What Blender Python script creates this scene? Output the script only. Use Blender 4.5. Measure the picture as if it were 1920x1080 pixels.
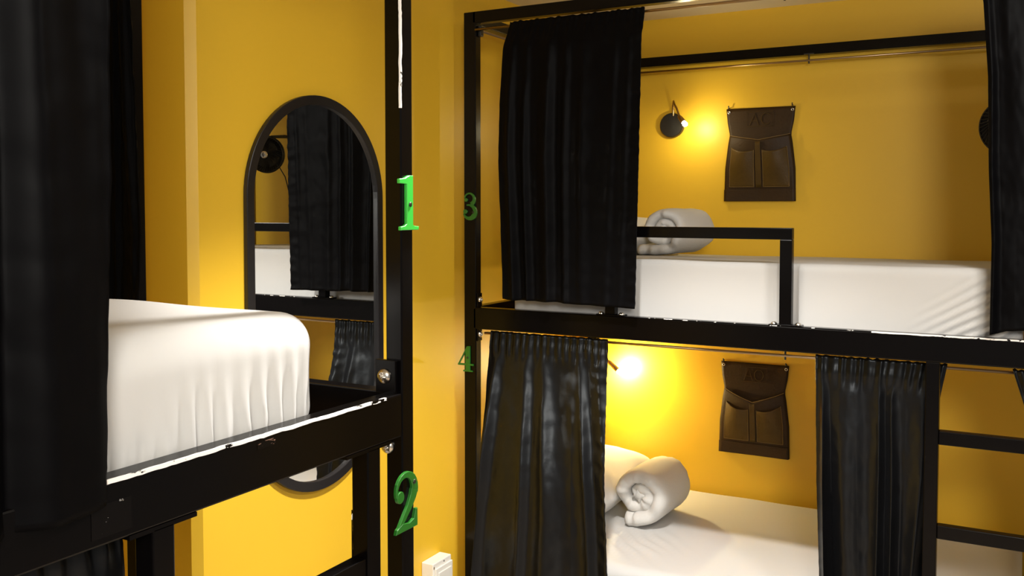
import bpy, bmesh, math, random
from mathutils import Vector, Matrix, noise
random.seed(7)
for o in list(bpy.data.objects): bpy.data.objects.remove(o)
SC = bpy.context.scene
COL = SC.collection

# ---------------------------------------------------------------- camera
cam_d = bpy.data.cameras.new('camera')
cam = bpy.data.objects.new('camera', cam_d); COL.objects.link(cam)
cam_d.sensor_width = 36.0
cam_d.lens = 1745.0 / 1920.0 * 36.0
cam_d.shift_y = -77.0 / 1920.0
cam_d.clip_start = 0.02
cam.location = (0, 0, 1.62)
cam.rotation_euler = (math.radians(90) - math.atan(73.0 / 1745.0), 0, math.atan(965.0 / 1745.0))
SC.camera = cam

# ---------------------------------------------------------------- world, lights, exposure
w = bpy.data.worlds.new('world'); SC.world = w; w.use_nodes = True
w.node_tree.nodes['Background'].inputs[0].default_value = (1.0, 0.94, 0.86, 1)
w.node_tree.nodes['Background'].inputs[1].default_value = 0.09
def area(name, loc, size, power, color, aim=None, shape='DISK', spread=180):
    d = bpy.data.lights.new(name, 'AREA'); d.shape = shape; d.size = size; d.energy = power; d.color = color
    d.spread = math.radians(spread)
    o = bpy.data.objects.new(name, d); COL.objects.link(o); o.location = loc
    if aim:
        o.rotation_euler = (Vector(aim) - Vector(loc)).to_track_quat('-Z', 'Y').to_euler()
    return o
def spot(name, loc, power, angle, blend, color, radius=0.04):
    d = bpy.data.lights.new(name, 'SPOT'); d.energy = power; d.spot_size = math.radians(angle); d.spot_blend = blend
    d.color = color; d.shadow_soft_size = radius
    o = bpy.data.objects.new(name, d); COL.objects.link(o); o.location = loc
    return o
spot('ceiling_downlight', (-0.80, 1.76, 2.37), 92.0, 100, 0.6, (1.0, 0.965, 0.91))
area('ceiling_fill_light', (0.30, 1.75, 2.392), 0.30, 9.0, (1.0, 0.96, 0.90))  # added soft fill under the ceiling, no such fixture known
gl = bpy.data.lights.new('room_fill_light', 'POINT'); gl.energy = 84.0; gl.shadow_soft_size = 0.28; gl.color = (1.0, 0.965, 0.91)  # added fill behind the camera to lift the back wall, not a known lamp
go = bpy.data.objects.new('room_fill_light', gl); COL.objects.link(go); go.location = (0.65, -0.85, 2.2)
SC.view_settings.view_transform = 'Standard'
SC.view_settings.look = 'None'
SC.view_settings.gamma = 1.0
SC.view_settings.use_curve_mapping = False
SC.view_settings.exposure = 1.2

# ---------------------------------------------------------------- materials
def mat(name, color, rough=0.5, metal=0.0, spec=0.5, bump=0, bscale=200, coat=0, sheen=0, var=0, vscale=4):
    m = bpy.data.materials.new(name); m.use_nodes = True
    nt = m.node_tree; b = nt.nodes['Principled BSDF']
    b.inputs['Base Color'].default_value = (*color, 1)
    b.inputs['Roughness'].default_value = rough
    b.inputs['Metallic'].default_value = metal
    b.inputs['Specular IOR Level'].default_value = spec
    b.inputs['Coat Weight'].default_value = coat
    b.inputs['Sheen Weight'].default_value = sheen
    tc = nt.nodes.new('ShaderNodeTexCoord')
    if bump:
        n = nt.nodes.new('ShaderNodeTexNoise'); n.inputs['Scale'].default_value = bscale
        n.inputs['Detail'].default_value = 4
        bp = nt.nodes.new('ShaderNodeBump'); bp.inputs['Strength'].default_value = bump
        bp.inputs['Distance'].default_value = 0.002
        nt.links.new(tc.outputs['Object'], n.inputs['Vector'])
        nt.links.new(n.outputs['Fac'], bp.inputs['Height']); nt.links.new(bp.outputs['Normal'], b.inputs['Normal'])
    if var:
        n = nt.nodes.new('ShaderNodeTexNoise'); n.inputs['Scale'].default_value = vscale
        n.inputs['Detail'].default_value = 3
        r = nt.nodes.new('ShaderNodeValToRGB')
        r.color_ramp.elements[0].color = (*[c * (1 - var) for c in color], 1)
        r.color_ramp.elements[1].color = (*[min(1, c * (1 + var)) for c in color], 1)
        nt.links.new(tc.outputs['Object'], n.inputs['Vector'])
        nt.links.new(n.outputs['Fac'], r.inputs['Fac']); nt.links.new(r.outputs['Color'], b.inputs['Base Color'])
    return m

def worn(name, thr, scale, stretch=(1, 1, 1), bare=(0.9, 0.87, 0.83)):
    """black paint chipped to the pale primer in ragged flecks"""
    m = mat(name, (0.0022, 0.0016, 0.0016), 0.25, spec=0.24)
    nt = m.node_tree; b = nt.nodes['Principled BSDF']
    tc = nt.nodes.new('ShaderNodeTexCoord'); mp = nt.nodes.new('ShaderNodeMapping')
    mp.inputs['Scale'].default_value = stretch
    n = nt.nodes.new('ShaderNodeTexNoise'); n.inputs['Scale'].default_value = scale; n.inputs['Detail'].default_value = 5
    n.inputs['Roughness'].default_value = 0.6
    r = nt.nodes.new('ShaderNodeValToRGB')
    r.color_ramp.elements[0].position = thr; r.color_ramp.elements[0].color = (0, 0, 0, 1)
    r.color_ramp.elements[1].position = thr + 0.015; r.color_ramp.elements[1].color = (1, 1, 1, 1)
    mx = nt.nodes.new('ShaderNodeMix'); mx.data_type = 'RGBA'
    mx.inputs['A'].default_value = (0.0022, 0.0016, 0.0016, 1); mx.inputs['B'].default_value = (*bare, 1)
    nt.links.new(tc.outputs['Object'], mp.inputs['Vector']); nt.links.new(mp.outputs['Vector'], n.inputs['Vector'])
    nt.links.new(n.outputs['Fac'], r.inputs['Fac']); nt.links.new(r.outputs['Color'], mx.inputs['Factor'])
    nt.links.new(mx.outputs['Result'], b.inputs['Base Color'])
    return m

YEL = (0.80, 0.495, 0.030)
M = dict(
    wall=mat('yellow_wall_paint', YEL, 0.42, spec=0.45, bump=0.10, bscale=60, var=0.025, vscale=1.5),
    ceil=mat('cream_ceiling_paint', (0.84, 0.76, 0.60), 0.7, bump=0.05, bscale=80),
    floor=mat('beige_floor', (0.42, 0.34, 0.26), 0.4, var=0.1, vscale=3),
    black=mat('black_enamel', (0.0018, 0.0013, 0.0013), 0.22, spec=0.19, bump=0.05, bscale=50),
    worn_rail=worn('chipped_black_edge', 0.38, 18, (3, 1, 3)),
    worn_few=worn('lightly_chipped_edge', 0.60, 35, (1, 1, 1)),
    worn_post=worn('chipped_black_corner', 0.36, 14, (1, 1, 0.6)),
    velvet=mat('matt_black_curtain', (0.0018, 0.0017, 0.0021), 0.52, spec=0.055, bump=0.1, bscale=60),
    scuff=worn('scuffed_black', 0.64, 55, (1, 1, 1), (0.25, 0.24, 0.23)),
    scuff2=worn('scratched_black', 0.56, 60, (1, .4, 3), (0.25, 0.14, 0.10)),
    satin=mat('black_satin', (0.0032, 0.0032, 0.0037), 0.36, spec=0.34, bump=0.2, bscale=60),
    sheet=mat('white_cotton', (0.57, 0.565, 0.555), 0.85, spec=0.15, bump=0.12, bscale=30),
    towel=mat('grey_white_blanket', (0.66, 0.65, 0.63), 0.95, spec=0.1, bump=0.5, bscale=140),
    pillow=mat('white_pillowcase', (0.78, 0.77, 0.75), 0.85, spec=0.15, bump=0.3, bscale=20),
    green=mat('green_plastic', (0.035, 0.42, 0.045), 0.35, coat=0.2),
    green_shaded=mat('shaded_green_plastic', (0.014, 0.13, 0.012), 0.35, coat=0.2),  # same green plastic, its shade put into the colour for dimmer numerals
    steel=mat('steel', (0.72, 0.68, 0.62), 0.25, metal=1.0),
    rod=mat('bronze_rod', (0.42, 0.30, 0.18), 0.3, metal=1.0),
    mirror=mat('mirror_glass', (0.86, 0.87, 0.86), 0.0, metal=1.0),
    frame=mat('black_mirror_frame', (0.010, 0.009, 0.010), 0.35),
    leather=mat('brown_leather', (0.034, 0.016, 0.0025), 0.55, spec=0.25, bump=0.5, bscale=120, var=0.3, vscale=18),
    leather2=mat('light_brown_leather', (0.070, 0.038, 0.0045), 0.5, spec=0.25, bump=0.4, bscale=120, var=0.3, vscale=14),
    stitch=mat('tan_leather_edge', (0.16, 0.095, 0.02), 0.6),
    plastic=mat('white_plastic', (0.80, 0.78, 0.72), 0.35),
    dark=mat('dark_plastic', (0.012, 0.011, 0.010), 0.45),
    screw=mat('dark_screw', (0.04, 0.05, 0.03), 0.4, metal=0.6),
    ply=mat('plywood', (0.38, 0.26, 0.14), 0.6, var=0.15, vscale=8),
)
M['satin'].node_tree.nodes['Principled BSDF'].inputs['Specular Tint'].default_value = (0.86, 0.93, 1.0, 1)
def emis(name, color, s):
    m = bpy.data.materials.new(name); m.use_nodes = True; b = m.node_tree.nodes['Principled BSDF']
    b.inputs['Base Color'].default_value = (*color, 1)
    b.inputs['Emission Color'].default_value = (*color, 1); b.inputs['Emission Strength'].default_value = s
    return m
M['bulb'] = emis('warm_bulb', (1.0, 0.86, 0.52), 260)
M['bulb2'] = emis('warm_bulb_low', (1.0, 0.84, 0.42), 1900)

# ---------------------------------------------------------------- object helpers
ORG = {}
def obj(name, bm, m, parent=None, smooth=False, kind=None, solid=0, org=None, bevel=0):
    if org is None:
        org = Vector((0, 0, 0))
        if parent is not None: org = ORG[parent.name]
    org = Vector(org)
    bmesh.ops.translate(bm, verts=bm.verts, vec=-org)
    me = bpy.data.meshes.new(name); bm.to_mesh(me); bm.free()
    ms = m if isinstance(m, (list, tuple)) else [m]
    for q in ms: me.materials.append(q)
    if smooth:
        for p in me.polygons: p.use_smooth = True
    o = bpy.data.objects.new(name, me); COL.objects.link(o)
    if parent is not None:
        o.parent = parent
        if 'isroot' in ORG and False: pass
    else:
        o.location = org
    ORG[o.name] = org
    if kind: o['kind'] = kind
    if solid:
        s = o.modifiers.new('thickness', 'SOLIDIFY'); s.thickness = solid; s.offset = 0
    if bevel:
        s = o.modifiers.new('bevel', 'BEVEL'); s.width = bevel; s.segments = 2; s.limit_method = 'ANGLE'
    return o
def thing(name, label, cat, loc, group=None):
    o = bpy.data.objects.new(name, None); COL.objects.link(o); o.location = loc
    o.empty_display_size = 0.1
    o['label'] = label; o['category'] = cat
    if group: o['group'] = group
    ORG[o.name] = Vector(loc)
    return o
def tag(o, label, cat, group=None):
    o['label'] = label; o['category'] = cat
    if group: o['group'] = group
    return o

def box(bm, x0, x1, y0, y1, z0, z1, bev=0.0, seg=2):
    r = bmesh.ops.create_cube(bm, size=1)
    vs = r['verts']
    for v in vs:
        v.co = Vector((x0 if v.co.x < 0 else x1, y0 if v.co.y < 0 else y1, z0 if v.co.z < 0 else z1))
    if bev:
        es = list({e for v in vs for e in v.link_edges})
        bmesh.ops.bevel(bm, geom=es, offset=bev, segments=seg, profile=0.5, affect='EDGES')
    return vs
def tube(bm, pts, r, n=10, closed=False, caps=True):
    pts = [Vector(p) for p in pts]; rings = []
    N = len(pts); up = None
    for i, p in enumerate(pts):
        if closed: t = pts[(i + 1) % N] - pts[i - 1]
        else: t = pts[min(i + 1, N - 1)] - pts[max(i - 1, 0)]
        t.normalize()
        if up is None:
            up = Vector((0, 0, 1)) if abs(t.z) < 0.9 else Vector((1, 0, 0))
        a = up - t * up.dot(t)
        if a.length < 1e-5: a = t.orthogonal()
        a.normalize(); b = t.cross(a); up = a
        rr = r[i] if isinstance(r, (list, tuple)) else r
        rings.append([bm.verts.new(p + (a * math.cos(k * 2 * math.pi / n) + b * math.sin(k * 2 * math.pi / n)) * rr) for k in range(n)])
    for i in range(N if closed else N - 1):
        A = rings[i]; B = rings[(i + 1) % N]
        for k in range(n):
            bm.faces.new((A[k], A[(k + 1) % n], B[(k + 1) % n], B[k]))
    if caps and not closed:
        bm.faces.new(rings[0][::-1]); bm.faces.new(rings[-1])
def lathe(bm, c, axis, prof, n=32):
    """prof: list of (radius, distance along axis)"""
    axis = Vector(axis).normalized(); a = axis.orthogonal().normalized(); b = axis.cross(a); c = Vector(c)
    rings = []
    for r, d in prof:
        if r < 1e-6: rings.append([bm.verts.new(c + axis * d)])
        else: rings.append([bm.verts.new(c + axis * d + (a * math.cos(2 * math.pi * k / n) + b * math.sin(2 * math.pi * k / n)) * r) for k in range(n)])
    for A, B in zip(rings, rings[1:]):
        for k in range(n):
            k2 = (k + 1) % n
            if len(A) == 1 and len(B) == 1: continue
            if len(A) == 1: bm.faces.new((A[0], B[k], B[k2]))
            elif len(B) == 1: bm.faces.new((A[k], B[0], A[k2]))
            else: bm.faces.new((A[k], B[k], B[k2], A[k2]))
def prism(bm, pts, o, u, v, n, depth):
    """extrude polygon pts (2D) on plane o,u,v along n"""
    o, u, v, n = map(Vector, (o, u, v, n))
    A = [bm.verts.new(o + u * p[0] + v * p[1]) for p in pts]
    B = [bm.verts.new(o + u * p[0] + v * p[1] + n * depth) for p in pts]
    bm.faces.new(A[::-1]); bm.faces.new(B)
    for i in range(len(pts)):
        j = (i + 1) % len(pts); bm.faces.new((A[i], A[j], B[j], B[i]))
def fixn(bm): bmesh.ops.recalc_face_normals(bm, faces=bm.faces)
def new(): return bmesh.new()
def lerp(a, b, t): return a + (b - a) * t
def interp(tbl, t):
    if t <= tbl[0][0]: return tbl[0][1]
    for (a, x), (b, y) in zip(tbl, tbl[1:]):
        if t <= b:
            k = (t - a) / (b - a); k = k * k * (3 - 2 * k) if False else k
            return lerp(x, y, k)
    return tbl[-1][1]

# ---------------------------------------------------------------- room shell
BACK_Y = 3.72; CEIL = 2.405; WX = -1.70; RX = -1.742
bm = new()
prof = [(-2.05, -1.6), (-2.05, 1.5375), (-1.72, 1.5375), (WX, 1.556), (WX, 2.669), (RX, 2.669), (RX, BACK_Y), (-2.17, BACK_Y), (-2.17, -1.6)]
prism(bm, prof, (0, 0, 0), (1, 0, 0), (0, 1, 0), (0, 0, 1), CEIL); fixn(bm)
obj('wall_left', bm, M['wall'], kind='structure')
bm = new(); box(bm, RX - 0.12, 1.7, BACK_Y, BACK_Y + 0.12, 0, CEIL)
obj('wall_back', bm, M['wall'], kind='structure')
bm = new(); box(bm, -2.17, 1.7, -1.6, BACK_Y + 0.12, CEIL, CEIL + 0.1)
obj('ceiling', bm, M['ceil'], kind='structure')
bm = new(); box(bm, -2.17, 1.7, -1.6, BACK_Y + 0.12, -0.1, 0)
obj('floor', bm, M['floor'], kind='structure')

# ---------------------------------------------------------------- bunk frames
T = 0.034
def edge_strip(bm, p0, p1, a, b, wdt):
    """thin worn facing laid over a tube corner: wdt wide on each side"""
    p0 = Vector(p0); p1 = Vector(p1); a = Vector(a); b = Vector(b)   # a, b: inward directions of the two faces
    e = 0.0006; N = 80; rows = []
    for i in range(N + 1):
        p = p0.lerp(p1, i / N)
        k = 0.45 + 0.9 * abs(noise.noise(p * 23)) + 0.5 * abs(noise.noise(p * 90))
        o = -(a + b) * e
        rows.append([bm.verts.new(p + a * wdt * k + o), bm.verts.new(p + o), bm.verts.new(p + b * wdt * (1.3 - 0.5 * k) + o)])
    for r, s in zip(rows, rows[1:]):
        for k in range(2): bm.faces.new((r[k], s[k], s[k + 1], r[k + 1]))

def bolt(bm, c, n, r=0.0118):
    c = Vector(c); n = Vector(n)
    lathe(bm, c, n, [(r * 1.0, 0), (r * 1.0, 0.002), (r * 0.86, 0.005), (r * 0.5, 0.0075), (r * 0.2, 0.0085), (0, 0.0086)], 24)
    # six lobed socket ridges
    a = n.orthogonal().normalized(); b = n.cross(a)
    for k in range(3):
        t = math.pi * k / 3; d = a * math.cos(t) + b * math.sin(t)
        tube(bm, [c + n * 0.0078 - d * r * 0.5, c + n * 0.0092, c + n * 0.0078 + d * r * 0.5], 0.0012, 6)

# ---- left bunk (numbers 1 and 2), long side along Y
LX0, LX1, LY0, LY1 = -1.648, -0.935, -0.62, 1.334
left = thing('bunk_bed', 'black steel bunk bed at the left with green numbers 1 and 2', 'bed', (-1.3, 0.36, 0))
for x in (LX0, LX1 - T):
    for y in (LY0, LY1 - T):
        bm = new(); box(bm, x, x + T, y, y + T, 0, 2.267, 0.0025)
        post = obj('post', bm, M['black'], left)
        if x > -1.0 and y > 1:
            bm = new(); edge_strip(bm, (LX1, LY1 - T, 1.79), (LX1, LY1 - T, 2.25), (0, 1, 0), (-1, 0, 0), 0.0045)
            obj('chipped_corner', bm, M['worn_post'], post)
for x in (LX0, LX1 - T):
    bm = new(); box(bm, x, x + T, LY0 + T, LY1 - T, 1.226, 1.301, 0.003)
    rail = obj('side_rail', bm, M['black'], left)
    if x > -1.0:
        bm = new(); edge_strip(bm, (LX1, 0.665, 1.301), (LX1, 1.255, 1.301), (-1, 0, 0), (0, 0, -1), 0.0052)
        obj('chipped_edge', bm, M['worn_rail'], rail)
        bm = new(); box(bm, LX1 - 0.001, LX1 + 0.0006, 0.690, 0.745, 1.236, 1.275); obj('scuffed_patch', bm, M['scuff'], rail)
        bm = new(); box(bm, LX1 - 0.001, LX1 + 0.0006, 0.955, 0.990, 1.282, 1.292); obj('scuffed_patch', bm, M['scuff2'], rail)
    bm = new(); box(bm, x, x + T, LY0 + T, LY1 - T, 0.25, 0.325, 0.003)
    obj('lower_side_rail', bm, M['black'], left)
    bm = new(); box(bm, x, x + T, LY0 + T, LY1 - T, 2.233, 2.267, 0.0025)
    obj('top_beam', bm, M['black'], left)
for y in (LY0, LY1 - T):
    for z0, z1, nm in ((1.226, 1.301, 'end_rail'), (0.25, 0.325, 'lower_end_rail'), (2.233, 2.267, 'top_end_beam')):
        bm = new(); box(bm, LX0 + T, LX1 - T, y, y + T, z0, z1, 0.0025)
        obj(nm, bm, M['black'], left)
bm = new(); box(bm, LX0 + T, LX1 - T, LY0 + T, LY1 - 0.17, 1.238, 1.25); obj('bed_board', bm, M['black'], left)
bm = new(); box(bm, LX0 + T, LX1 - T, LY0 + T, LY1 - 0.17, 0.262, 0.277); obj('bed_board', bm, M['black'], left)
# corner plate with two bolts
bm = new(); box(bm, -0.985, -0.943, 1.291, 1.2995, 1.300, 1.358, 0.001); obj('corner_plate', bm, M['black'], left)
bm = new(); bolt(bm, (-0.9655, 1.291, 1.330), (0, -1, 0), 0.0132); obj('bolt', bm, M['steel'], left, smooth=True)
bm = new(); bolt(bm, (-0.9655, 1.2995, 1.206), (0, -1, 0), 0.0132); obj('bolt', bm, M['steel'], left, smooth=True)
# ladder under the rail
def ladder_left():
    l = new(); box(l, LX1 - T, LX1, 0.776, 0.810, 0, 1.224, 0.0025); obj('ladder_upright', l, M['black'], left)
    l = new(); box(l, LX1 - T, LX1, 1.204, 1.238, 0, 1.224, 0.0025)
    u = obj('ladder_upright', l, M['black'], left)
    bm = new(); edge_strip(bm, (LX1 - T, 1.204, 0.78), (LX1 - T, 1.204, 1.12), (1, 0, 0), (0, 1, 0), 0.003)
    obj('chipped_corner', bm, M['worn_few'], u)
    for z in (1.044, 0.794, 0.544, 0.294):
        l = new(); box(l, LX1 - T + 0.004, LX1 - 0.004, 0.810, 1.204, z - 0.034, z, 0.002)
        obj('ladder_rung', l, M['black'], left)
    l = new(); box(l, LX1 - T, LX1, 0.742, 0.846, 1.2205, 1.2262); obj('mounting_plate', l, M['black'], left)
    l = new(); box(l, LX1 - T, LX1, 1.150, 1.268, 1.2205, 1.2262); obj('mounting_plate', l, M['black'], left)
ladder_left()
bm = new(); tube(bm, [(-0.948, LY0 + T, 2.205), (-0.948, LY1 - T, 2.205)], 0.005); obj('curtain_rod', bm, M['rod'], left, smooth=True)
bm = new(); tube(bm, [(-0.998, LY0 + T, 1.228), (-0.998, LY1 - T - 0.02, 1.228)], 0.005); obj('curtain_rod', bm, M['rod'], left, smooth=True)
bm = new(); tube(bm, [(LX0 + T, 1.290, 2.205), (LX1 - T, 1.290, 2.205)], 0.005); obj('curtain_rod', bm, M['rod'], left, smooth=True)

# ---- right bunk (numbers 3 and 4), long side along X
QX0, QX1, QY0, QY1 = -1.649, 0.28, 2.65, 3.705
right = thing('bunk_bed', 'black steel bunk bed along the back wall with green numbers 3 and 4', 'bed', (-0.68, 3.18, 0))
for x in (QX0, QX1 - T):
    for y in (QY0, QY1 - T):
        bm = new(); box(bm, x, x + T + (0.012 if x < 0 and y < 3 else 0), y, y + T, 0, 2.267, 0.0025)
        obj('post', bm, M['black'], right)
for y in (QY0, QY1 - T):
    front = y < 3
    bm = new(); box(bm, QX0 + T, QX1 - T, y, y + T, 1.216, 1.288, 0.004)
    rail = obj('side_rail', bm, M['black'], right)
    if front:
        bm = new(); edge_strip(bm, (-0.36, QY0, 1.288), (0.0, QY0, 1.288), (0, 1, 0), (0, 0, -1), 0.0045)
        obj('chipped_edge', bm, M['worn_rail'], rail)
        bm = new(); edge_strip(bm, (-1.0, QY0, 1.288), (-0.36, QY0, 1.288), (0, 1, 0), (0, 0, -1), 0.002)
        obj('chipped_edge', bm, M['worn_few'], rail)
    bm = new(); box(bm, QX0 + T, QX1 - T, y, y + T, 0.24, 0.312, 0.003); obj('lower_side_rail', bm, M['black'], right)
    zt = 2.267 if front else 2.242
    bm = new(); box(bm, QX0 + T, QX1 - T, y, y + T, zt - 0.038, zt, 0.0025); obj('top_beam', bm, M['black'], right)
for x in (QX0, QX1 - T):
    for z0, z1, nm in ((1.216, 1.288, 'end_rail'), (0.24, 0.312, 'lower_end_rail'), (2.229, 2.267, 'top_end_beam')):
        bm = new(); box(bm, x, x + T, QY0 + T, QY1 - T, z0, z1, 0.0025); obj(nm, bm, M['black'], right)
bm = new(); box(bm, QX0 + T, QX1 - T, QY0 + T, QY1 - T, 1.228, 1.243); obj('bed_board', bm, M['ply'], right)
bm = new(); box(bm, QX0 + T, QX1 - T, QY0 + T, QY1 - T, 0.25, 0.262); obj('bed_board', bm, M['ply'], right)
# guard rail standing on the front rail
g = new()
gx0, gx1, gy0, gy1, gt = -1.139, -0.573, 2.654, 2.680, 1.564
box(g, gx0, gx1, gy0, gy1, gt - 0.033, gt, 0.002)
box(g, gx0, gx0 + 0.034, gy0, gy1, 1.291, gt - 0.033, 0.002)
box(g, gx1 - 0.034, gx1, gy0, gy1, 1.291, gt - 0.033, 0.002)
gr = obj('guard_rail', g, M['black'], right)
for xc in (gx0 + 0.017, gx1 - 0.017):
    g = new(); box(g, xc - 0.046, xc + 0.046, 2.652, 2.683, 1.2875, 1.2915, 0.001); obj('foot_plate', g, M['black'], gr)
    for s in (-1, 1):
        g = new(); lathe(g, (xc + s * 0.034, 2.667, 1.2915), (0, 0, 1), [(0.009, 0), (0.009, 0.002), (0.006, 0.006), (0, 0.007)], 16)
        obj('screw', g, M['steel'], gr, smooth=True)
# bolts beside the numbered post
for z in (1.313, 1.197):
    bm = new(); box(bm, QX0 + T + 0.012, QX0 + T + 0.017, 2.655, 2.682, z - 0.022, z + 0.022, 0.001); obj('corner_plate', bm, M['black'], right)
    bm = new(); bolt(bm, (QX0 + T + 0.017, 2.668, z), (1, 0, 0), 0.011); obj('bolt', bm, M['steel'], right, smooth=True)
# ladder
for x in (-0.225, 0.205):
    bm = new(); box(bm, x, x + T, QY0, QY0 + T, 0, 1.2165, 0.0025); obj('ladder_upright', bm, M['black'], right)
for z in (1.036, 0.786, 0.536, 0.286):
    bm = new(); box(bm, -0.191, 0.205, QY0 + 0.004, QY0 + T - 0.003, z - 0.036, z, 0.002); obj('ladder_rung', bm, M['black'], right)
# rods with little hangers
def rod(y, z, x0, x1, hang, top, r=0.0042):
    bm = new(); tube(bm, [(x0, y, z), (x1, y, z)], r)
    o = obj('curtain_rod', bm, M['rod'], right, smooth=True)
    for x in hang:
        bm = new(); tube(bm, [(x, y, z - 0.012), (x, y, top)], 0.003, 8); box(bm, x - 0.018, x + 0.018, y - 0.006, y + 0.006, top - 0.003, top)
        obj('rod_hanger', bm, M['dark'], o)
rod(2.648, 2.207, QX0 + T + 0.012, QX1 - T, (-0.60,), 2.231)
rod(2.708, 1.196, QX0 + T + 0.012, QX1 - T, (-0.60,), 1.218)
rod(3.660, 2.180, QX0 + T, QX1 - T, (-0.736,), 2.206)
bm = new(); tube(bm, [(QX0 + 0.030, QY0 + T, 2.214), (QX0 + 0.030, QY1 - T, 2.214)], 0.0042)
o = obj('curtain_rod', bm, M['rod'], right, smooth=True)
bm = new(); box(bm, QX0 + 0.046, QX0 + 0.058, 2.664, 2.684, 2.188, 2.222, 0.003); obj('rod_bracket', bm, M['dark'], right)
# cloth corner of the under-bed sheet peeping out below the rail
# ---------------------------------------------------------------- green numbers
def ribbon(pts, wd):
    L = []; R = []
    P = [Vector((*p, 0)) for p in pts]
    for i, p in enumerate(P):
        t = (P[min(i + 1, len(P) - 1)] - P[max(i - 1, 0)]).normalized(); n = Vector((-t.y, t.x, 0))
        L.append(p + n * wd[i] / 2); R.append(p - n * wd[i] / 2)
    return [(q.x, q.y) for q in L + R[::-1]]
def arc(cx, cy, rx, ry, a0, a1, n=14):
    return [(cx + rx * math.cos(math.radians(lerp(a0, a1, i / n))), cy + ry * math.sin(math.radians(lerp(a0, a1, i / n)))) for i in range(n + 1)]
def wid(n, a, b, c):
    return [lerp(a, b, math.sin(math.pi * i / (n - 1))) if c is None else (lerp(a, b, i / (n - 1) * 2) if i < n / 2 else lerp(b, c, (i / (n - 1) - 0.5) * 2)) for i in range(n)]
DIG = {
 '1': ([[(0, .93), (.16, .945), (.30, 1.0), (.42, 1.0), (.42, .10), (.46, .075), (.60, .065), (.60, 0), (.03, 0), (.03, .065), (.15, .08), (.22, .12), (.22, .84), (.0, .85)]], (.32, .47), .60),
 '2': (lambda: [ribbon(arc(.31, .70, .27, .27, 195, -20), wid(15, .05, .10, .20)), ribbon([(.565, .66), (.52, .55), (.40, .38), (.20, .17), (.07, .03)], [.20, .18, .14, .10, .07]),
                arc(.145, .615, .105, .105, 0, 350, 20), [(.0, 0), (.03, .08), (.20, .15), (.40, .11), (.53, .15), (.585, .31), (.64, .31), (.64, 0)]], (.545, .80), .64),
 '3': (lambda: [ribbon(arc(.27, .75, .21, .21, 170, -70), wid(15, .05, .08, .17)), ribbon(arc(.27, .28, .25, .245, 80, -165), wid(15, .10, .20, .05)),
                arc(.10, .29, .085, .085, 0, 350, 20), arc(.13, .72, .07, .07, 0, 350, 20), [(.16, .50), (.16, .56), (.40, .57), (.40, .49)]], (.44, .26), .60),
 '4': (lambda: [[(.34, 0.04), (.34, .86), (.45, 1.0), (.55, 1.0), (.55, .04)], ribbon([(.43, .98), (.03, .28)], [.055, .055]), [(.0, .24), (.0, .31), (.70, .31), (.70, .24)],
                [(.24, 0), (.24, .05), (.66, .05), (.66, 0)]], (.45, .55), .68),
}
def number(ch, o, u, n, h, parent, m):
    polys, hole, wd = DIG[ch]
    if callable(polys): polys = polys()
    o, u, n = Vector(o), Vector(u), Vector(n)
    bm = new()
    for k, p in enumerate(polys):
        b = new(); prism(b, [(x * h, y * h) for x, y in p], o, u, (0, 0, 1), n, 0.0055 + 0.0002 * k); fixn(b)
        es = [e for e in b.edges if abs((e.verts[0].co - o).dot(n)) > 0.005 and abs((e.verts[1].co - o).dot(n)) > 0.005]
        bmesh.ops.bevel(b, geom=es, offset=0.0009, segments=1, affect='EDGES')
        me = bpy.data.meshes.new('tmp'); b.to_mesh(me); b.free(); bm.from_mesh(me); bpy.data.meshes.remove(me)
    q = obj('number_sign', bm, m, parent); q['label'] = 'green numeral ' + ch
    s = new(); lathe(s, o + u * hole[0] * h + Vector((0, 0, hole[1] * h)) + n * 0.0057, n, [(0.0042, 0), (0.0042, 0.001), (0.002, 0.0018), (0, 0.0012)], 16)
    obj('screw', s, M['screw'], q, smooth=True)
number('1', (LX1 + 0.0005, 1.288, 1.582), (0, 1, 0), (1, 0, 0), 0.094, left, M['green'])
number('2', (LX1 + 0.0005, 1.272, 1.062), (0, 1, 0), (1, 0, 0), 0.100, left, M['green_shaded'])
number('3', (-1.650, QY0 - 0.0005, 1.582), (1, 0, 0), (0, -1, 0), 0.090, right, M['green_shaded'])
number('4', (-1.671, QY0 - 0.0005, 1.071), (1, 0, 0), (0, -1, 0), 0.086, right, M['green_shaded'])

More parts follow.
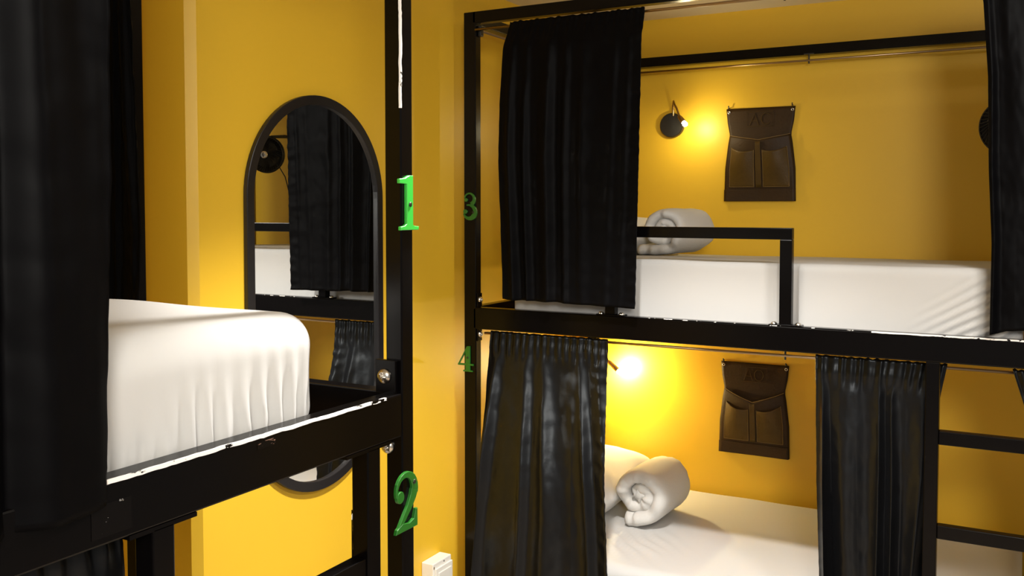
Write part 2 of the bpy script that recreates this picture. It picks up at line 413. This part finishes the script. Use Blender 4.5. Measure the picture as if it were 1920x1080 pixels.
# ---------------------------------------------------------------- mattresses
def mattress(name, x0, x1, y0, y1, z0, z1, r, disp, m, step=0.014):
    bm = new(); V = {}
    nx, ny, nz = (max(2, int((b - a) / step)) for a, b in ((x0, x1), (y0, y1), (z0, z1)))
    def vert(i, j, k):
        key = (i, j, k)
        if key not in V:
            p = Vector((lerp(x0, x1, i / nx), lerp(y0, y1, j / ny), lerp(z0, z1, k / nz)))
            q = Vector((min(max(p.x, x0 + r), x1 - r), min(max(p.y, y0 + r), y1 - r), min(max(p.z, z0 + r), z1 - r)))
            d = p - q
            if d.length > 1e-7: d.normalize(); p = q + d * r
            p = p + disp(p, d)
            V[key] = bm.verts.new(p)
        return V[key]
    for i in range(nx):
        for j in range(ny):
            for k in (0, nz): bm.faces.new((vert(i, j, k), vert(i + 1, j, k), vert(i + 1, j + 1, k), vert(i, j + 1, k)))
    for i in range(nx):
        for k in range(nz):
            for j in (0, ny): bm.faces.new((vert(i, j, k), vert(i + 1, j, k), vert(i + 1, j, k + 1), vert(i, j, k + 1)))
    for j in range(ny):
        for k in range(nz):
            for i in (0, nx): bm.faces.new((vert(i, j, k), vert(i, j + 1, k), vert(i, j + 1, k + 1), vert(i, j, k + 1)))
    fixn(bm)
    return obj(name, bm, m, smooth=True, org=((x0 + x1) / 2, (y0 + y1) / 2, z0))
def sm(t): t = min(max(t, 0), 1); return t * t * (3 - 2 * t)
def nz3(p, s, seed=0): return noise.noise(Vector(p) * s + Vector((seed, seed * 1.7, 0)))

def disp_left(p, d):
    v = Vector((0, 0, 0))
    side = max(d.x, 0); h = (p.z - 1.25) / 0.21
    if side > 0.2:                                     # gathers on the long side, tighter near the foot
        k = sm((p.y - 0.70) / 0.30) * (1 - sm((h - 0.15) / 0.75))
        ph = p.y * 150 + 2.5 * nz3(p, 9) + p.y * p.y * 20
        v.x += 0.0150 * k * math.sin(ph) * (0.45 + 0.55 * nz3((p.y * 14, 0, 3), 1)) * side
        v.x += 0.0038 * (1 - sm((h - 0.05) / 0.45)) * math.sin(p.y * 260 + 4 * nz3(p, 12)) * side
        v.x -= 0.014 * (1 - sm(h / 0.16)) * side
        v.x += 0.004 * nz3(p, 7) * side
        if p.y > 1.06: v.x -= 0.02 * sm((p.y - 1.06) / 0.1) * (1 - h) * side
    if d.y > 0.2: v.y += 0.004 * math.sin(p.x * 140) * (1 - h)
    v.z += 0.004 * nz3(p, 4, 2) * max(d.z, 0)
    return v
mL = mattress('mattress', -1.612, -0.975, -0.58, 1.150, 1.25, 1.457, 0.055, disp_left, M['sheet'], 0.0075)
tag(mL, 'white sheeted mattress with gathered side on the upper bunk numbered 1', 'mattress')

def disp_right(p, d):
    v = Vector((0, 0, 0)); h = (p.z - 1.243) / 0.21
    yy = (p.y - 2.70) / 1.0
    v.z -= 0.030 * sm(yy) * (1 if p.z > 1.3 else 0)
    if d.y < -0.2:
        s = -d.y
        u = (p.x + 0.30) / 0.30
        k = sm(u * 1.15) * (1 - sm((h - 0.15 - 0.85 * u) / 0.4))
        q = (p.x * 0.80 - (p.z - 1.25) * 1.25)
        v.y -= s * 0.0150 * k * math.sin(q * 175 + 2.2 * nz3(p, 6)) * (0.6 + 0.4 * nz3((q * 20, 1, 0), 1))
        v.y -= s * 0.003 * sm((p.x + 0.75) / 0.3) * nz3(p, 8)
        v.y -= s * 0.0015 * (1 - sm(h / 0.35)) * math.sin(p.x * 230 + 3 * nz3(p, 9))
        v.y += s * 0.012 * (1 - sm(h / 0.12))
        # slack step in the sheet behind the guard post
        v.y += s * 0.010 * (1 - sm((p.x + 0.575) / 0.03)) * sm((h - 0.0) / 0.2)
    v.z += 0.003 * nz3(p, 5, 3) * max(d.z, 0)
    return v
mR = mattress('mattress', -1.49, -0.002, 2.694, 3.700, 1.243, 1.462, 0.022, disp_right, M['sheet'], 0.0075)
tag(mR, 'white sheeted mattress with diagonal creases on the upper bunk numbered 3', 'mattress')

def disp_low(p, d):
    v = Vector((0, 0, 0))
    if d.z > 0.3:
        v.z += 0.004 * nz3(p, 5, 5)
        r = math.hypot(p.x + 1.20, p.y - 2.98)
        v.z += 0.006 * math.exp(-r * r / 0.03) * math.sin((p.x + p.y) * 90 + 3 * nz3(p, 10))
    return v
mR2 = mattress('mattress', -1.60, 0.01, 2.745, 3.700, 0.262, 0.462, 0.04, disp_low, M['sheet'], 0.016)
tag(mR2, 'white sheeted mattress on the lower bunk numbered 4 under a rolled blanket', 'mattress')
mL2 = mattress('mattress', -1.612, -1.005, -0.58, 1.150, 0.277, 0.46, 0.04, lambda p, d: Vector((0, 0, 0.003 * nz3(p, 5))), M['sheet'], 0.04)
tag(mL2, 'white sheeted mattress low on the bunk numbered 2', 'mattress')

# ---------------------------------------------------------------- pillows
def pillow(c, rx, ry, rz, rot, label, tilt=0):
    bm = new(); N, K = 48, 24
    R = Matrix.Rotation(rot, 3, 'Z') @ Matrix.Rotation(tilt, 3, 'X')
    rings = []
    for j in range(K + 1):
        ph = -math.pi / 2 + math.pi * j / K; row = []
        for i in range(N):
            th = 2 * math.pi * i / N
            f = lambda a, e: math.copysign(abs(a) ** e, a)
            x = f(math.cos(th), 0.55) * f(math.cos(ph), 0.7); y = f(math.sin(th), 0.55) * f(math.cos(ph), 0.7); z = f(math.sin(ph), 1.15)
            e = max(abs(x), abs(y)); z *= 1 - 0.45 * e ** 3
            p = Vector((x * rx, y * ry, z * rz))
            p += Vector((0, 0, 1)) * 0.014 * nz3(p, 9, 4) + Vector((1, 1, 0)) * 0.006 * nz3(p, 14, 9)
            row.append(bm.verts.new(R @ p + Vector(c)))
        rings.append(row)
    for A, B in zip(rings, rings[1:]):
        for i in range(N):
            bm.faces.new((A[i], A[(i + 1) % N], B[(i + 1) % N], B[i]))
    bmesh.ops.remove_doubles(bm, verts=bm.verts, dist=1e-5)
    fixn(bm)
    return tag(obj('pillow', bm, M['pillow'], smooth=True, org=(c[0], c[1], c[2] - rz)), label, 'pillow')
pillow((-1.335, 3.38, 1.512), 0.14, 0.26, 0.078, 0.0, 'white pillow half hidden by the curtain behind the blanket roll on the upper bunk')
pillow((-1.45, 3.33, 0.560), 0.15, 0.30, 0.098, 0.0, 'white pillow behind the rolled blanket on the lower bunk', 0.05)

# ---------------------------------------------------------------- rolled blankets
def roll(c, length, R0, turns, label, seed, rot=0, tail=0.10, ang0=-1.7, squash=0.93):
    """spiral band, near end towards -Y; c = centre of near end"""
    rnd = random.Random(seed); c = Vector(c)
    N = int(turns * 40); pitch = (R0 - 0.016) / turns
    root = thing('rolled_blanket', label[0], 'blanket', (c.x, c.y + length / 2, c.z - R0 * squash))
    Rz = Matrix.Rotation(rot, 3, 'Z')
    ctr = []
    for i in range(N + 1):
        t = i / N; a = ang0 - (1 - t) * turns * 2 * math.pi
        r = 0.012 + (R0 - pitch * 0.5 - 0.012) * t ** 0.86
        r *= 1 + 0.05 * math.sin(2 * a + seed) * (1 - t) + 0.06 * nz3((math.cos(a) * 1.5, math.sin(a) * 1.5, t * 3 + seed), 1) * (1 - 0.7 * t)
        ctr.append((Vector((-math.cos(a) * r, 0, math.sin(a) * r * squash)), t))
    n_tail = 8
    lastp = ctr[-1][0]; tan = (ctr[-1][0] - ctr[-3][0]).normalized()
    for i in range(1, n_tail + 1):
        p = lastp + Vector((tan.x * tail * i / n_tail, 0, 0)); p.z = lerp(lastp.z, -R0 * squash + pitch * 0.36, sm(i / 3))
        ctr.append((p, 1))
    bm = new(); SL = [(0, 0.25), (0.006, 0.62), (0.016, 0.86), (0.032, 0.97), (0.06, 1), (0.11, 1), (0.16, 1), (length - 0.05, 1), (length - 0.02, 0.9), (length - 0.006, 0.6), (length, 0.25)]
    SL = [s for s in SL if s[0] <= length]
    slices = []
    for (yy, f) in SL:
        outer = []; inner = []
        for i, (p, t) in enumerate(ctr):
            q = ctr[min(i + 1, len(ctr) - 1)][0] - ctr[max(i - 1, 0)][0]; q.normalize()
            n = Vector((-q.z, 0, q.x))
            if n.dot(p) < 0 and i < N - 5: n = -n
            elif i >= N - 5: n = Vector((q.z, 0, -q.x)) if Vector((q.z, 0, -q.x)).dot(p) > 0 else -Vector((q.z, 0, -q.x))
            th = pitch * 0.435 * f * (1 if t > 0.15 else 0.8)
            e = 0.024 * nz3((p.x * 18, seed, p.z * 18), 1) + 0.012 * (1 - t) + 0.012 * nz3((p.x * 50, seed, p.z * 50), 1)
            off = Vector((0, yy + (e if yy < length / 2 else -e), 0))
            k = 0.0035 * nz3(p * 1.0 + off, 22, seed)
            outer.append(bm.verts.new(c + Rz @ (p + n * (th + k) + off))); inner.append(bm.verts.new(c + Rz @ (p - n * (th - abs(k)) + off)))
        slices.append(outer + inner[::-1])
    n = len(slices[0])
    for A, B in zip(slices, slices[1:]):
        for i in range(n): bm.faces.new((A[i], A[(i + 1) % n], B[(i + 1) % n], B[i]))
    h = n // 2
    for S in (slices[0], slices[-1]):
        for i in range(h - 1): bm.faces.new((S[i], S[i + 1], S[n - 2 - i], S[n - 1 - i]))
    fixn(bm)
    obj('blanket_roll', bm, M['towel'], root, smooth=True)
    # the bunched heart of the roll
    bm = new(); K = 26; L = 20; rows = []
    for j in range(L + 1):
        yy = lerp(0.010, length - 0.015, j / L); rr = 0.62 if j in (0, L) else 1
        rows.append([bm.verts.new(c + Rz @ Vector((math.cos(2 * math.pi * i / K) * 0.030 * rr * (1 + 0.35 * math.sin(3 * 2 * math.pi * i / K + seed)), yy + 0.012 * nz3((i, seed, 0), 0.9), math.sin(2 * math.pi * i / K) * 0.026 * rr * (1 + 0.3 * math.cos(5 * 2 * math.pi * i / K))))) for i in range(K)])
    for A, B in zip(rows, rows[1:]):
        for i in range(K): bm.faces.new((A[i], A[(i + 1) % K], B[(i + 1) % K], B[i]))
    bm.faces.new(rows[0]); bm.faces.new(rows[-1][::-1]); fixn(bm)
    obj('blanket_core', bm, M['towel'], root, smooth=True)
    return root
roll((-1.115, 3.08, 1.545), 0.31, 0.094, 1.8, ('rolled grey white blanket on the upper bunk behind the guard rail',), 3, rot=-0.10)
roll((-1.215, 3.12, 0.580), 0.28, 0.122, 1.7, ('rolled white blanket lying on the lower bunk near the glowing lamp',), 8, rot=-0.06, tail=0.06)

# ---------------------------------------------------------------- curtains
def curtain(label, along, pos, e0, e1, zt, zb, folds, amp, seed, group, flat=None, ruf=1.0, lean=0.0, leanz=0.16, har=0.28, heading=0.035, gather=1.0, pucker=(0, 0), NX=220, NZ=110, nsign=-1, ridge=None, hem=0.045, swirl=1.0):
    """along: 'x' or 'y'; e0/e1: edge position tables over t (0 top .. 1 bottom); nsign: the side the room is on"""
    rnd = random.Random(seed); bm = new(); rows = []
    ph0 = rnd.random() * 6
    cuts = sorted(rnd.random() for _ in range(folds * 2))
    for j in range(NZ + 1):
        t = j / NZ; row = []
        a = interp(e0, t); b = interp(e1, t)
        for i in range(NX + 1):
            s = i / NX
            z = lerp(zt, interp(zb, s) if isinstance(zb, list) else zb, t)
            warp = 0.55 * nz3((s * 3.1, seed, t * 0.45 * swirl), 1) / folds * 2.2
            x = (s + warp) * folds * 2 * math.pi + ph0
            A = amp * (0.45 + 0.55 * sm(t * 2.2) * gather) * (0.55 + 0.9 * abs(nz3((s * 4.0, seed + 3, t * 0.5), 1)) * 1.6)
            dep = A * (math.sin(x) + har * math.sin(2 * x + 1.1)) * (0.75 + 0.25 * sm(t * 3))
            if flat: A *= interp(flat, s); dep *= interp(flat, s)
            # tight heading on the rod
            hd = 1 - sm((zt - z - heading) / 0.05)
            dep = dep * (1 - 0.72 * hd) + hd * 0.0035 * ruf * math.sin(s * folds * 2 * math.pi * 3.3 + 2 * nz3((s * 9, seed, 0), 1))
            if zt - z < heading * 1.05 and zt - z > heading * 0.6: dep -= 0.0018
            # soft cross wrinkles
            dep += 0.0026 * nz3((s * 7, z * 16, seed), 1) + 0.0012 * nz3((s * 20, z * 40, seed), 1)
            # puckered side hems
            if pucker[0]: dep += pucker[0] * math.exp(-(s / 0.05) ** 2) * nz3((0, z * 55, seed), 1)
            if pucker[1]: dep += pucker[1] * math.exp(-((1 - s) / 0.09) ** 2) * nz3((s * 9, z * 55, seed), 1)
            # bottom hem seam
            zz = interp(zb, s) if isinstance(zb, list) else zb
            hh = z - zz
            if abs(hh - hem) < 0.006: dep += 0.0016 * (1 - abs(hh - hem) / 0.006)
            u = lerp(a, b, s) + 0.35 * A * math.sin(2 * x) * 0.4
            if s < 0.001 or s > 0.999: u = lerp(a, b, s)
            v = pos + dep + lean * (1 - sm((zt - z) / leanz))
            zp = z + 0.004 * nz3((s * 6, seed, 1), 1) * (t ** 4) + (0.004 * nz3((s * 30, seed, 1), 1) if j == 0 else 0)
            row.append(bm.verts.new((u, v, zp) if along == 'x' else (v, u, zp)))
        rows.append(row)
    for A, B in zip(rows, rows[1:]):
        for i in range(NX): bm.faces.new((A[i], A[i + 1], B[i + 1], B[i]))
    fixn(bm)
    mid = (interp(e0, 1) + interp(e1, 1)) / 2
    zl = zb if not isinstance(zb, list) else zb[0][1]
    o = obj('curtain', bm, M['velvet' if group == GU else 'satin'], smooth=True, solid=0.0014, org=((mid, pos, zl) if along == 'x' else (pos, mid, zl)))
    return tag(o, label, 'curtain', group)
GU, GL = 'black satin curtains of the upper bunks', 'black satin curtains of the lower bunks'
C3A = [(0, -1.467), (.3, -1.487), (.5, -1.493), (.78, -1.483), (1, -1.477)]; C3B = [(0, -1.008), (.09, -1.004), (.42, -1.009), (.68, -1.013), (1, -1.019)]
C4A = [(0, -1.575), (.14, -1.582), (.31, -1.576), (.49, -1.575), (.82, -1.606), (1, -1.612)]; C4B = [(0, -1.147), (.14, -1.145), (.36, -1.130), (.5, -1.122), (.73, -1.113), (1, -1.112)]
curtain('short black satin curtain hanging left of the guard rail on the upper bunk numbered 3', 'x', 2.604,
        C3A, C3B,
        2.218, [(0, 1.327), (1, 1.319)], 7, 0.0075, 11, GU, lean=0.036, leanz=0.10, pucker=(0, 0.005), flat=[(0, 1), (.45, .9), (.6, .35), (.9, .25), (1, .3)], swirl=0.5, ruf=0.3)
curtain('black satin curtain at the right edge of the photo on the upper bunk', 'x', 2.630,
        [(0, -0.120), (.1, -0.106), (.3, -0.092), (.55, -0.086), (.75, -0.076), (1, -0.076)], [(0, 0.235), (1, 0.235)],
        2.226, [(0, 1.300), (.12, 1.312), (1, 1.312)], 5, 0.009, 12, GU, pucker=(0.004, 0))
curtain('long black satin curtain below the number 4 on the lower bunk', 'x', 2.632,
        C4A, C4B,
        1.207, 0.20, 5, 0.0135, 21, GL, har=0.15, ruf=0.6, lean=0.066, leanz=0.52, pucker=(0, 0.006), heading=0.055, swirl=1.6)
curtain('long black satin curtain left of the ladder on the lower bunk', 'x', 2.700,
        [(0, -0.514), (.36, -0.509), (.63, -0.498), (1, -0.490)], [(0, -0.176), (.11, -0.196), (.31, -0.199), (.57, -0.214), (1, -0.22)],
        1.207, 0.20, 4, 0.018, 25, GL, har=0.15, ruf=0.6, pucker=(0.004, 0), heading=0.055, swirl=1.3)
curtain('black satin curtain behind the ladder at the right edge of the lower bunk', 'x', 2.716,
        [(0, -0.024), (.09, 0.003), (.3, 0.05), (1, 0.08)], [(0, 0.23), (1, 0.23)],
        1.207, 0.20, 3, 0.011, 27, GL, lean=-0.02, heading=0.05)
curtain('black curtain hanging closest to the camera on the upper bunk numbered 1', 'y', -0.922,
        [(0, 0.05), (1, 0.04)], [(0, 0.722), (.6, 0.722), (1, 0.706)], 2.225, [(0, 1.275), (.9, 1.275), (1, 1.275)], 7, 0.012, 31, GU, NX=200)
curtain('black curtain gathered at the foot end of the bunk numbered 1 by the wall', 'x', 1.282,
        [(0, -1.665), (1, -1.665)], [(0, -1.575), (.2, -1.588), (.5, -1.578), (.72, -1.570), (.92, -1.583), (1, -1.586)], 2.225, 1.315, 2, 0.007, 33, GU, NX=60)
curtain('black curtain low at the left edge below the chipped rail', 'y', -0.990,
        [(0, 0.05), (1, 0.04)], [(0, 0.772), (.13, 0.782), (.24, 0.793), (1, 0.85)], 1.236, 0.20, 7, 0.010, 35, GL, NX=160)

# ---------------------------------------------------------------- mirror
def stadium(cy, cz, w2, h2, n=40):
    pts = []
    for i in range(n + 1): a = math.pi * i / n; pts.append((cy + w2 * math.cos(a), cz + (h2 - w2) + w2 * math.sin(a)))
    for i in range(n + 1): a = math.pi + math.pi * i / n; pts.append((cy + w2 * math.cos(a), cz - (h2 - w2) + w2 * math.sin(a)))
    return pts
MY, MZ, MW, MH = 1.9745, 1.3845, 0.2775, 0.5405
mir = thing('wall_mirror', 'tall oval ended mirror in a thin black frame on the yellow wall', 'mirror', (WX, MY, MZ - MH))
bm = new()
O = stadium(MY, MZ, MW, MH); I = stadium(MY, MZ, MW - 0.026, MH - 0.026)
x0, x1 = WX + 0.0005, WX + 0.014
ring = [[bm.verts.new((x, p[0], p[1])) for p in P] for x, P in ((x0, O), (x1, O), (x1, I), (x0, I))]
n = len(O)
for a in range(4):
    A = ring[a]; B = ring[(a + 1) % 4]
    for i in range(n): bm.faces.new((A[i], A[(i + 1) % n], B[(i + 1) % n], B[i]))
fixn(bm); obj('mirror_frame', bm, M['frame'], mir, bevel=0.002)
bm = new(); prism(bm, stadium(MY, MZ, MW - 0.025, MH - 0.025), (WX + 0.0008, 0, 0), (0, 1, 0), (0, 0, 1), (1, 0, 0), 0.004); fixn(bm)
obj('mirror_glass', bm, M['mirror'], mir)

# ---------------------------------------------------------------- wall switch box
sw = thing('switch_box', 'white surface mounted switch box low on the yellow wall', 'switch', (WX, 2.515, 0.33))
bm = new(); box(bm, WX + 0.0005, WX + 0.046, 2.465, 2.573, 0.34, 0.470, 0.003); obj('switch_body', bm, M['plastic'], sw)
bm = new(); box(bm, WX + 0.046, WX + 0.052, 2.474, 2.573, 0.345, 0.452, 0.002); p = obj('switch_plate', bm, M['plastic'], sw)
bm = new(); box(bm, WX + 0.052, WX + 0.056, 2.486, 2.560, 0.357, 0.437, 0.002); obj('rocker_switch', bm, M['plastic'], p)
bm = new(); box(bm, WX + 0.0455, WX + 0.0466, 2.527, 2.531, 0.459, 0.464); obj('screw_hole', bm, M['dark'], sw)
bm = new(); box(bm, WX + 0.0455, WX + 0.0466, 2.468, 2.473, 0.452, 0.460); obj('screw_hole', bm, M['stitch'], sw)

# ---------------------------------------------------------------- leather wall organizers
def organizer(xc, zt, dip, label, marks):
    H, Wd = 0.370, 0.272
    y0 = BACK_Y - 0.002
    root = thing('wall_organizer', label, 'organizer', (xc, BACK_Y, zt - H), 'brown leather organizers on the back wall')
    def hw(v):           # half width over height fraction v (1 top)
        return Wd / 2 * interp([(0, 1.04), (.35, 1.02), (.62, .93), (.71, .885), (.85, .96), (1, 1.0)], v)
    def sheet(name, u0, u1, vb, vt, dep, m, th=0.003, n=26):
        bm = new(); rows = []
        for j in range(n + 1):
            row = []
            for i in range(n + 1):
                u = lerp(u0, u1, i / n); b = vb(u) if callable(vb) else vb; t = vt(u) if callable(vt) else vt
                v = lerp(b, t, j / n)
                row.append(bm.verts.new((xc + u * hw(v), y0 - dep(u, v), zt - H + v * H)))
            rows.append(row)
        for A, B in zip(rows, rows[1:]):
            for i in range(n): bm.faces.new((A[i], A[i + 1], B[i + 1], B[i]))
        fixn(bm)
        return obj(name, bm, m, root, smooth=True, solid=th)
    back = sheet('back_panel', -1, 1, 0, 1, lambda u, v: 0.003 + 0.010 * sm((1 - v) / 0.3) * (1 - u * u) * 0.2, M['leather'])
    top = lambda u: 0.712 - dip * (1 - abs(u)) ** 0.9
    body = lambda u, v: 0.006 + 0.030 * (1 - u * u) * sm(v / 0.75) + 0.004 * abs(u)
    fr = sheet('pocket_front', -0.985, 0.985, 0.0, top, body, M['leather'])
    for a, b in ((-0.84, -0.14), (0.12, 0.84)):
        mid = (a + b) / 2
        tp = (lambda u, a=a, b=b: 0.585 - dip * 0.75 * (1 - abs(u)) - 0.030 * math.sin(math.pi * (u - a) / (b - a)))
        dp = (lambda u, v, a=a, b=b: body(u, v) + 0.004 + 0.013 * math.sin(math.pi * (u - a) / (b - a)) * sm((v - 0.10) / 0.35))
        pk = sheet('small_pocket', a, b, 0.155, tp, dp, M['leather2'], 0.0025)
        bm = new(); path = []
        for i in range(13): u = a; v = lerp(tp(a), 0.155, i / 12); path.append((xc + u * hw(v), y0 - dp(u, v) - 0.001, zt - H + v * H))
        for i in range(13): u = lerp(a, b, i / 12); v = 0.155; path.append((xc + u * hw(v), y0 - dp(u, v) - 0.001, zt - H + v * H))
        for i in range(13): u = b; v = lerp(0.155, tp(b), i / 12); path.append((xc + u * hw(v), y0 - dp(u, v) - 0.001, zt - H + v * H))
        tube(bm, path, 0.0013, 6); obj('pocket_seam', bm, M['stitch'], pk)
    bm = new()
    path = [(xc + u * hw(top(u)), y0 - body(u, top(u)) - 0.0005, zt - H + top(u) * H) for u in [lerp(-0.98, 0.98, i / 24) for i in range(25)]]
    tube(bm, path, 0.0014, 6); obj('front_edge', bm, M['stitch'], fr)
    sheet('centre_strap', -0.09, 0.07, 0.15, lambda u: top(u) - 0.02, lambda u, v: body(u, v) + 0.006, M['leather2'], 0.003, 12)
    sheet('bottom_band', -0.99, 0.99, 0.0, 0.125, lambda u, v: body(u, v) + 0.0035, M['leather'], 0.003)
    # embossed frame with its two letters on the upper flap
    bm = new(); yb = y0 - 0.008
    P = lambda a, b: (xc + a * 0.136, yb, zt - 0.016 - b * 0.058)
    tube(bm, [P(-.38, 0), P(.36, 0), P(.36, 1), P(-.38, 1)], 0.0011, 6, closed=True)
    tube(bm, [P(-.30, .92), P(-.17, .12), P(-.04, .92)], 0.0013, 6); tube(bm, [P(-.24, .62), P(-.10, .62)], 0.0012, 6)
    if marks == 'O': tube(bm, [P(.14 + .13 * math.cos(a * math.pi / 12), .52 + .38 * math.sin(a * math.pi / 12)) for a in range(24)], 0.0014, 6, closed=True)
    else: tube(bm, [P(.17 + .14 * math.cos(a * math.pi / 12), .50 - .38 * math.sin(a * math.pi / 12)) for a in range(3, 22)], 0.0014, 6)
    obj('embossed_mark', bm, M['leather2'], back)
    for s in (-1, 1):
        x = xc + s * 0.125
        bm = new(); lathe(bm, (x, y0 - 0.005, zt - 0.014), (0, -1, 0), [(0.0062, 0), (0.0062, 0.002), (0.0035, 0.003), (0.0030, 0.0005)], 16); obj('eyelet', bm, M['steel'], root, smooth=True)
        bm = new(); tube(bm, [(x, BACK_Y - 0.001, zt + 0.004), (x, BACK_Y - 0.014, zt + 0.002), (x, BACK_Y - 0.016, zt + 0.012)], 0.0022, 8); obj('hook', bm, M['dark'], root)
    return root
organizer(-0.931, 2.017, 0.060, 'brown leather pocket organizer on the back wall above the upper bunk', 'C')
organizer(-0.943, 0.998, 0.125, 'brown leather pocket organizer on the back wall above the lower bunk, sagging open', 'O')

# ---------------------------------------------------------------- reading lamps
def lamp(x, z, bx, bz, by, label, bm_mat, r=0.050):
    root = thing('reading_lamp', label, 'lamp', (x, BACK_Y, z))
    bm = new(); lathe(bm, (x, BACK_Y - 0.0005, z), (0, -1, 0), [(0.0, 0), (r, 0), (r, 0.020), (r * 0.94, 0.024), (0, 0.026)], 48)
    obj('wall_plate', bm, M['dark'], root, smooth=False, bevel=0)
    top = z + r + 0.045
    pts = [Vector((x + 0.008, BACK_Y - 0.018, z + r * 0.55)), Vector((x + 0.010, BACK_Y - 0.030, z + r + 0.02)), Vector((x + 0.016, BACK_Y - 0.045, top - 0.005)), Vector((x + 0.022, BACK_Y - 0.060, top)),
           Vector((x + 0.030, BACK_Y - 0.078, top - 0.012)), Vector((lerp(x, bx, .55), lerp(BACK_Y - 0.08, by, .5), z + 0.055)), Vector((lerp(x, bx, .72), lerp(BACK_Y - 0.09, by, .75), z + 0.022))]
    P2 = []
    for i in range(len(pts) - 1):
        for k in range(6): P2.append(pts[i].lerp(pts[i + 1], k / 6))
    P2.append(pts[-1])
    for _ in range(4): P2 = [P2[0]] + [(P2[i - 1] + P2[i] * 2 + P2[i + 1]) / 4 for i in range(1, len(P2) - 1)] + [P2[-1]]
    bm = new(); tube(bm, P2, 0.0042, 10); arm = obj('gooseneck_arm', bm, M['rod'], root, smooth=True)
    e = P2[-1]; d = (Vector((bx, by, bz)) - e).normalized(); L = (Vector((bx, by, bz)) - e).length
    bm = new(); lathe(bm, e - d * 0.004, d, [(0, 0), (0.006, 0), (0.009, 0.008), (0.0105, L - 0.012), (0.0105, L - 0.006), (0.009, L - 0.006), (0.008, L - 0.014)], 20); obj('lamp_head', bm, M['rod'], root, smooth=True)
    bm = new(); bmesh.ops.create_icosphere(bm, subdivisions=3, radius=0.0095, matrix=Matrix.Translation((bx, by, bz))); obj('bulb', bm, bm_mat, root, smooth=True)
lamp(-1.293, 1.962, -1.193, 1.952, 3.575, 'small black wall lamp with lit bulb above the upper bunk blanket roll', M['bulb'])
lamp(-1.668, 0.945, -1.500, 0.925, 3.655, 'lit reading lamp half hidden by the long curtain in the lower bunk', M['bulb2'])

# ---------------------------------------------------------------- clip fan
fan = thing('wall_fan', 'small black caged fan on the back wall peeking out behind the right upper curtain', 'fan', (-0.083, 3.70, 1.893))
fc = Vector((-0.058, 3.49, 1.888)); fd = Vector((-0.35, -0.92, -0.10)).normalized(); fa = fd.orthogonal().normalized(); fb = fd.cross(fa); FR = 0.092
bm = new()
for k in range(40):
    a = 2 * math.pi * k / 40; d = fa * math.cos(a) + fb * math.sin(a); a2 = a + 0.5; d2 = fa * math.cos(a2) + fb * math.sin(a2)
    tube(bm, [fc + fd * 0.030 + d * 0.018, fc + fd * 0.027 + (d * 0.6 + d2 * 0.4) * FR * 0.6, fc + fd * 0.014 + d2 * FR * 0.96, fc + d2 * FR, fc - fd * 0.016 + d2 * FR * 0.95, fc - fd * 0.030 + d2 * FR * 0.6, fc - fd * 0.032 + d2 * 0.02], 0.0011, 5)
for q in (FR, FR * 0.97):
    tube(bm, [fc + (fa * math.cos(t * math.pi / 24) + fb * math.sin(t * math.pi / 24)) * q + fd * (0.0 if q == FR else 0.012) for t in range(48)], 0.0028, 6, closed=True)
obj('fan_cage', bm, M['dark'], fan)
bm = new(); lathe(bm, fc - fd * 0.036, fd, [(0, 0), (FR * 0.8, 0.004), (FR * 0.99, 0.020), (FR * 1.0, 0.036), (FR * 0.97, 0.036), (FR * 0.78, 0.008), (0, 0.004)], 40); obj('fan_housing', bm, M['dark'], fan, smooth=True)
bm = new(); lathe(bm, fc + fd * 0.028, fd, [(0, 0), (0.019, 0), (0.019, 0.004), (0.012, 0.007), (0, 0.008)], 24); obj('fan_badge', bm, M['steel'], fan, smooth=True)
bm = new(); lathe(bm, fc - fd * 0.095, fd, [(0, 0), (0.026, 0.004), (0.032, 0.02), (0.032, 0.058), (0.02, 0.066), (0.006, 0.075), (0.006, 0.1)], 24); obj('fan_motor', bm, M['dark'], fan, smooth=True)
for k in range(4):
    bm = new(); rows = []
    for j in range(8):
        r = lerp(0.012, 0.068, j / 7); row = []
        for i in range(8):
            a = 2 * math.pi * k / 4 + lerp(-0.55, 0.55, i / 7) * (0.6 + 0.4 * j / 7); row.append(bm.verts.new(fc + (fa * math.cos(a) + fb * math.sin(a)) * r + fd * (0.004 + 0.010 * math.sin(lerp(-1.4, 1.4, i / 7)))))
        rows.append(row)
    for A, B in zip(rows, rows[1:]):
        for i in range(7): bm.faces.new((A[i], A[i + 1], B[i + 1], B[i]))
    obj('fan_blade', bm, M['dark'], fan, smooth=True, solid=0.0015)
bm = new()
tube(bm, [fc - fd * 0.06 + Vector((0, 0, 0.03)), fc - fd * 0.07 + Vector((0, 0, 0.085)), Vector((-0.06, 3.62, 1.985)), Vector((-0.06, 3.705, 1.985))], 0.009, 10)
box(bm, -0.10, -0.02, 3.700, 3.7195, 1.955, 2.015, 0.003)
obj('fan_bracket', bm, M['dark'], fan)
bm = new(); P = [fc - fd * 0.09 + Vector((0, 0, -0.02)), Vector((-0.06, 3.62, 1.78)), Vector((-0.045, 3.68, 1.66)), Vector((-0.03, 3.700, 1.56)), Vector((-0.02, 3.704, 1.47))]
tube(bm, P, 0.0028, 8); obj('power_cord', bm, M['dark'], fan)
